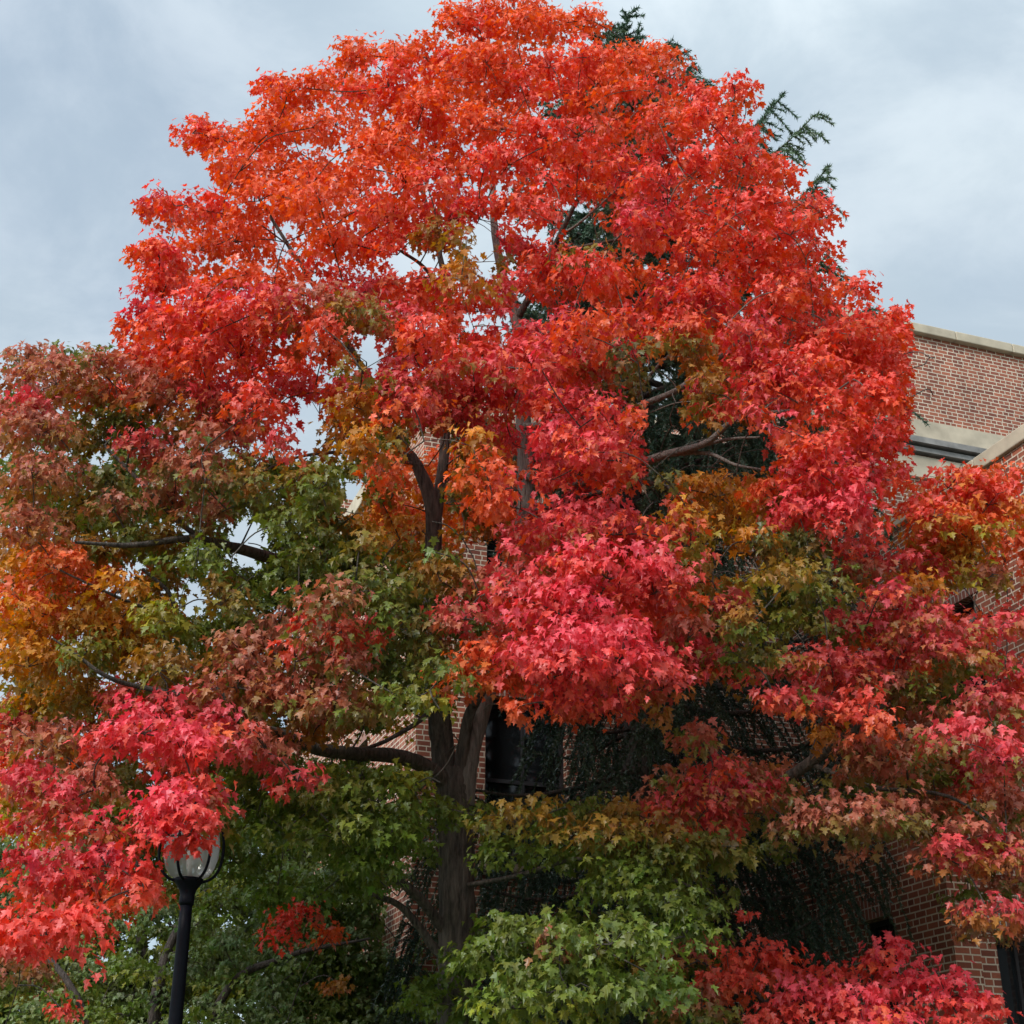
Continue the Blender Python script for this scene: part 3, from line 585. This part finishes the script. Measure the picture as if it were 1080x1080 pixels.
gp += pads_px("""322 965 22 12 14.2 R D;300 985 22 14 14.2 R R;345 985 18 12 14.4 O D;300 960 12 10 14.3 R R;70 1068 18 10 14.2 R D;20 1010 26 16 14.3 D B;360 1040 16 9 14.4 B D""")
g0 = at(150, 1300, 16.3)
small_tree('green_maple', 'broad green maple spreading low behind the street lamp', g0, [
    [(g0[0], g0[1], -0.1, .14), (g0[0]+.05, g0[1], 1.4, .11), (*at(165,1050,16.4), .07), (*at(200,950,16.6), .03)],
    [(g0[0]+.03, g0[1], 1.2, .07), (*at(230,1060,15.8), .05), (*at(300,1010,15.6), .03), (*at(390,990,15.6), .012)],
    [(g0[0]+.03, g0[1], 1.3, .06), (*at(80,1050,16), .04), (*at(10,980,16.2), .015)]], gp, (0.046, 0.078), 3.0, keep_brick)
# yellow tree far left, and darker trees closing the view under the crown
yp = []
for k in range(60):
    x, y = rng.uniform(-90, 80), rng.uniform(820, 1080); Y = rng.uniform(23, 26); s = dep(x, y, Y)/FPX
    yp.append((at(x, y, Y), 26*s, 17*s, 'W' if k % 3 else 'Y', 'L'))
y0 = at(-10, 1300, 24.5)
small_tree('yellow_tree', 'yellow autumn tree far behind at the left edge', y0, [[(y0[0], y0[1], -0.1, .16), (y0[0], y0[1], 2.5, .12), (*at(0, 900, 24.5), .05)]], yp, (0.11, 0.16), 0.6)

for nm, lab, x0, x1, yt, Yc in (('dark_tree', 'dark green tree far behind the lamp and the green maple', 40, 250, 850, 21.5), ('dark_tree', 'dark green tree far back beside the end of the brick building', 230, 420, 870, 23.5), ('dark_tree', 'dark green tree far back at the left edge in front of the yellow tree', -140, 60, 930, 21)):
    dp = []
    for k in range(95):
        x, y = rng.uniform(x0, x1), rng.uniform(yt, 1230); x = (x0+x1)/2 + (x-(x0+x1)/2)*min(1, 0.45+(y-yt)/150); Y = Yc + rng.uniform(-1.2, 1.2); s = dep(x, y, Y)/FPX
        dp.append((at(x, y, Y), 30*s, 20*s, 'K' if k % 4 else 'G', 'K'))
    q0 = at((x0+x1)/2, 1300, Yc)
    dt = small_tree(nm, lab, q0, [[(q0[0], q0[1], -0.1, .17), (q0[0], q0[1], 2.2, .13), (*at((x0+x1)/2, yt+40, Yc), .05)]], dp, (0.11, 0.17), 0.8, keep_brick); dt['group'] = 'dark trees closing the background'

# ------------------------------------------------------------------ spruce
sx, sy = at(655, 300, 15.6)[0], 15.6
spr = thing('spruce_tree', 'dark green spruce with drooping boughs between the maple and the brick building', 'tree', (sx, sy, 0))
HS = 16.3
tb = Tubes(); zz = np.linspace(-0.1, HS, 40); tb.add(np.stack([0.04*np.sin(zz), 0.03*np.cos(zz*1.3), zz], 1), np.interp(zz, [-.1, .4, HS], [.34, .25, .012]), 14, 0.03); tb.build('trunk', M_TWIG, spr)
bt = Tubes(); NP, NDir, NL, NC = [], [], [], []
def needle_line(pts, dens, ln, colv):
    P = np.asarray(pts); seg = np.linalg.norm(np.diff(P, axis=0), axis=1); Ltot = seg.sum(); n = max(6, int(Ltot*dens))
    cum = np.concatenate([[0], np.cumsum(seg)]); s = rng.uniform(0, Ltot, n); i = np.clip(np.searchsorted(cum, s) - 1, 0, len(seg)-1)
    f = ((s - cum[i])/seg[i])[:, None]; q = P[i]*(1-f) + P[i+1]*f; t = (P[i+1]-P[i])/seg[i][:, None]
    d = t*0.75 + unit(n)*0.8; NP.append(q); NDir.append(d/np.linalg.norm(d, axis=1)[:, None]); NL.append(rng.uniform(0.7, 1.2, n)*ln)
    NC.append(np.array(colv)[None]*rng.uniform(0.7, 1.3, n)[:, None])
z = 2.2; az = 0.0
while z < HS - 0.15:
    frac = (HS - z)/HS; Lb = np.interp(z, [2, 6, 10.7, 12, 14.0, 14.8, 15.6, HS], [2.6, 3.1, 3.8, 3.2, 2.0, 1.35, 0.65, 0.07])
    nb = 6 if z < 13 else 5
    for k in range(nb):
        az_ = az + k*2*math.pi/nb + rng.uniform(-0.3, 0.3); L1 = Lb*rng.uniform(0.75, 1.1); d = np.array((math.cos(az_), math.sin(az_), 0))
        # boughs on the building side are short
        if d[1] > 0.15 and z < 11.4: L1 = min(L1, 1.5/max(d[1], .2))
        if d[1] < -0.2: L1 = min(L1, 2.9)
        if d[0] < -0.3 and z > 6: L1 *= 0.55
        if z < 6: L1 = min(L1, 2.6)
        up = np.interp(frac, [0, .15, .5, 1], [0.6, 0.32, 0.0, -0.12]); st = np.array((0, 0, z))
        sag = np.interp(frac, [0, .3, 1], [0.0, 0.10, 0.16])*L1
        ts = np.linspace(0, 1, 8)[:, None]
        q = st + d*L1*ts + np.array((0, 0, 1))*(up*L1*ts - sag*np.sin(ts*2.3)*1.3 + 0.16*L1*ts**3)
        bt.add(q, np.linspace(0.012 + 0.012*L1, 0.004, 8), 5)
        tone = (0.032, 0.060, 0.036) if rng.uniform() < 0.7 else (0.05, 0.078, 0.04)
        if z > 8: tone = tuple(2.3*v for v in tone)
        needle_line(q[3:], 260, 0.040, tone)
        side = np.cross(d, (0, 0, 1)); short = 1.0 if z < 9 else 0.68; nsub = int((6 + 9*L1)*(1.0 if z < 9 else 2.5))
        for b in range(nsub):
            tt = rng.uniform(0.15, 1.0); p0 = q[0]*0 + np.array([np.interp(tt, ts[:, 0], q[:, c]) for c in range(3)])
            sg = 1 if b % 2 else -1; ll = L1*rng.uniform(0.12, 0.24)*(1.15 - 0.6*tt)*short*rng.uniform(0.6, 1.3) + 0.2*short
            hang = np.interp(frac, [0, .25, .5, 1], [0.05, 0.45, 0.9, 1.3])*rng.uniform(0.6, 1.3)
            v = side*sg*rng.uniform(0.15, 0.8) + d*rng.uniform(0.35, 0.8) + np.array((0, 0, rng.normal(0.1, 0.25)))
            u = np.linspace(0, 1, 5)[:, None]
            w = p0 + v*ll*u + np.array((0, 0, -1))*hang*ll*(u**1.5)*1.5
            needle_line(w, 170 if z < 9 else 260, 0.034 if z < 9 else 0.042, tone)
            bt.add(w[::2], [0.004, 0.003, 0.0015], 3)
    az += 1.1; z += np.interp(z, [2, 12, HS], [0.42, 0.36, 0.22])*rng.uniform(0.85, 1.15)
bt.build('branches', M_TWIG, spr)
P, D, Ln, Cn = np.vstack(NP), np.vstack(NDir), np.concatenate(NL), np.vstack(NC)
A = np.cross(D, unit(len(P))); A /= np.linalg.norm(A, axis=1)[:, None] + 1e-9
V = np.stack([P - A*0.0085, P + A*0.0085, P + D*Ln[:, None]*1.5], 1)
mesh_np('needles', V.reshape(-1, 3), np.arange(len(P)*3).reshape(-1, 3), M_NEEDLE, spr, col=np.repeat(Cn, 3, 0))
print('needles', len(P))

# ------------------------------------------------------------------ street lamp
LY = 10.2
lp = at(199, 929, LY); lamp = thing('street_lamp', 'black street lamp with ribbed glass lantern under the red leaves', 'street lamp', (lp[0], lp[1], 0))
h = lp[2]
MB().lathe([(0.19,0),(0.19,0.08),(0.15,0.14),(0.13,0.30),(0.10,0.62),(0.085,0.70),(0.068,0.74),(0.056,1.2),(0.044,h-0.36),(0.042,h-0.14)], 28).build('pole', M_IRON, lamp, smooth=True)
MB().lathe([(0.045,h-0.17),(0.053,h-0.15),(0.053,h-0.12),(0.050,h-0.10),(0.062,h-0.06),(0.092,h-0.02),(0.102,h-0.005),(0.102,h+0.012),(0.085,h+0.02)], 28).build('collar', M_IRON, lamp, smooth=True)
prof = [(0.088,0.012),(0.135,0.035),(0.168,0.085),(0.190,0.16),(0.195,0.25),(0.184,0.34),(0.155,0.41),(0.11,0.455)]
gmat = bpy.data.materials.new('lantern_glass'); gmat.use_nodes = True; t = gmat.node_tree; t.nodes.clear()
trn = t.nodes.new('ShaderNodeBsdfTransparent'); trn.inputs[0].default_value = (0.82, 0.83, 0.82, 1)
gl = t.nodes.new('ShaderNodeBsdfGlossy'); gl.inputs['Roughness'].default_value = 0.12
df = t.nodes.new('ShaderNodeBsdfTranslucent'); df.inputs[0].default_value = (0.85, 0.85, 0.83, 1)
lw = t.nodes.new('ShaderNodeLayerWeight'); lw.inputs[0].default_value = 0.3
ma = t.nodes.new('ShaderNodeMixShader'); ma.inputs[0].default_value = 0.5; t.links.new(trn.outputs[0], ma.inputs[1]); t.links.new(df.outputs[0], ma.inputs[2])
mb_ = t.nodes.new('ShaderNodeMixShader'); t.links.new(math_node(t, 'MULTIPLY_ADD', lw.outputs['Fresnel'], 0.6, 0.06), mb_.inputs[0]); t.links.new(ma.outputs[0], mb_.inputs[1]); t.links.new(gl.outputs[0], mb_.inputs[2])
t.links.new(mb_.outputs[0], t.nodes.new('ShaderNodeOutputMaterial').inputs[0])
n = 40
vs = [(r*(1 + 0.012*(i % 2))*math.cos(2*math.pi*i/n), r*(1 + 0.012*(i % 2))*math.sin(2*math.pi*i/n), h + zz_) for r, zz_ in prof for i in range(n)]
fs = [(k*n+i, k*n+(i+1) % n, (k+1)*n+(i+1) % n, (k+1)*n+i) for k in range(len(prof)-1) for i in range(n)]
MB().add(vs, fs).build('globe', gmat, lamp, smooth=True)
rib_prof = [(0.095,-0.005),(0.150,0.018),(0.195,0.070),(0.219,0.15),(0.224,0.25),(0.210,0.35),(0.175,0.43),(0.12,0.475)]
for k in range(6):
    a = math.radians(18 + 60*k); q = smooth_line(np.array([(r*math.cos(a), r*math.sin(a), h + zz_) for r, zz_ in rib_prof]), 5)
    tb = Tubes(); tb.add(q, np.full(len(q), 0.0105), 8); tb.build('rib', M_IRON, lamp)
MB().lathe([(0.13,h+0.46),(0.135,h+0.48),(0.10,h+0.53),(0.045,h+0.57),(0.03,h+0.60),(0.035,h+0.63),(0.02,h+0.67),(0.004,h+0.72)], 28).build('cap', M_IRON, lamp, smooth=True)
M_TUBE = simple('lamp_bulb_glass', (0.85, 0.84, 0.80), 0.25)
MB().lathe([(0.016,h+0.015),(0.016,h+0.07),(0.026,h+0.10),(0.03,h+0.18),(0.024,h+0.26),(0.008,h+0.29)], 18).build('bulb', M_TUBE, lamp, smooth=True)
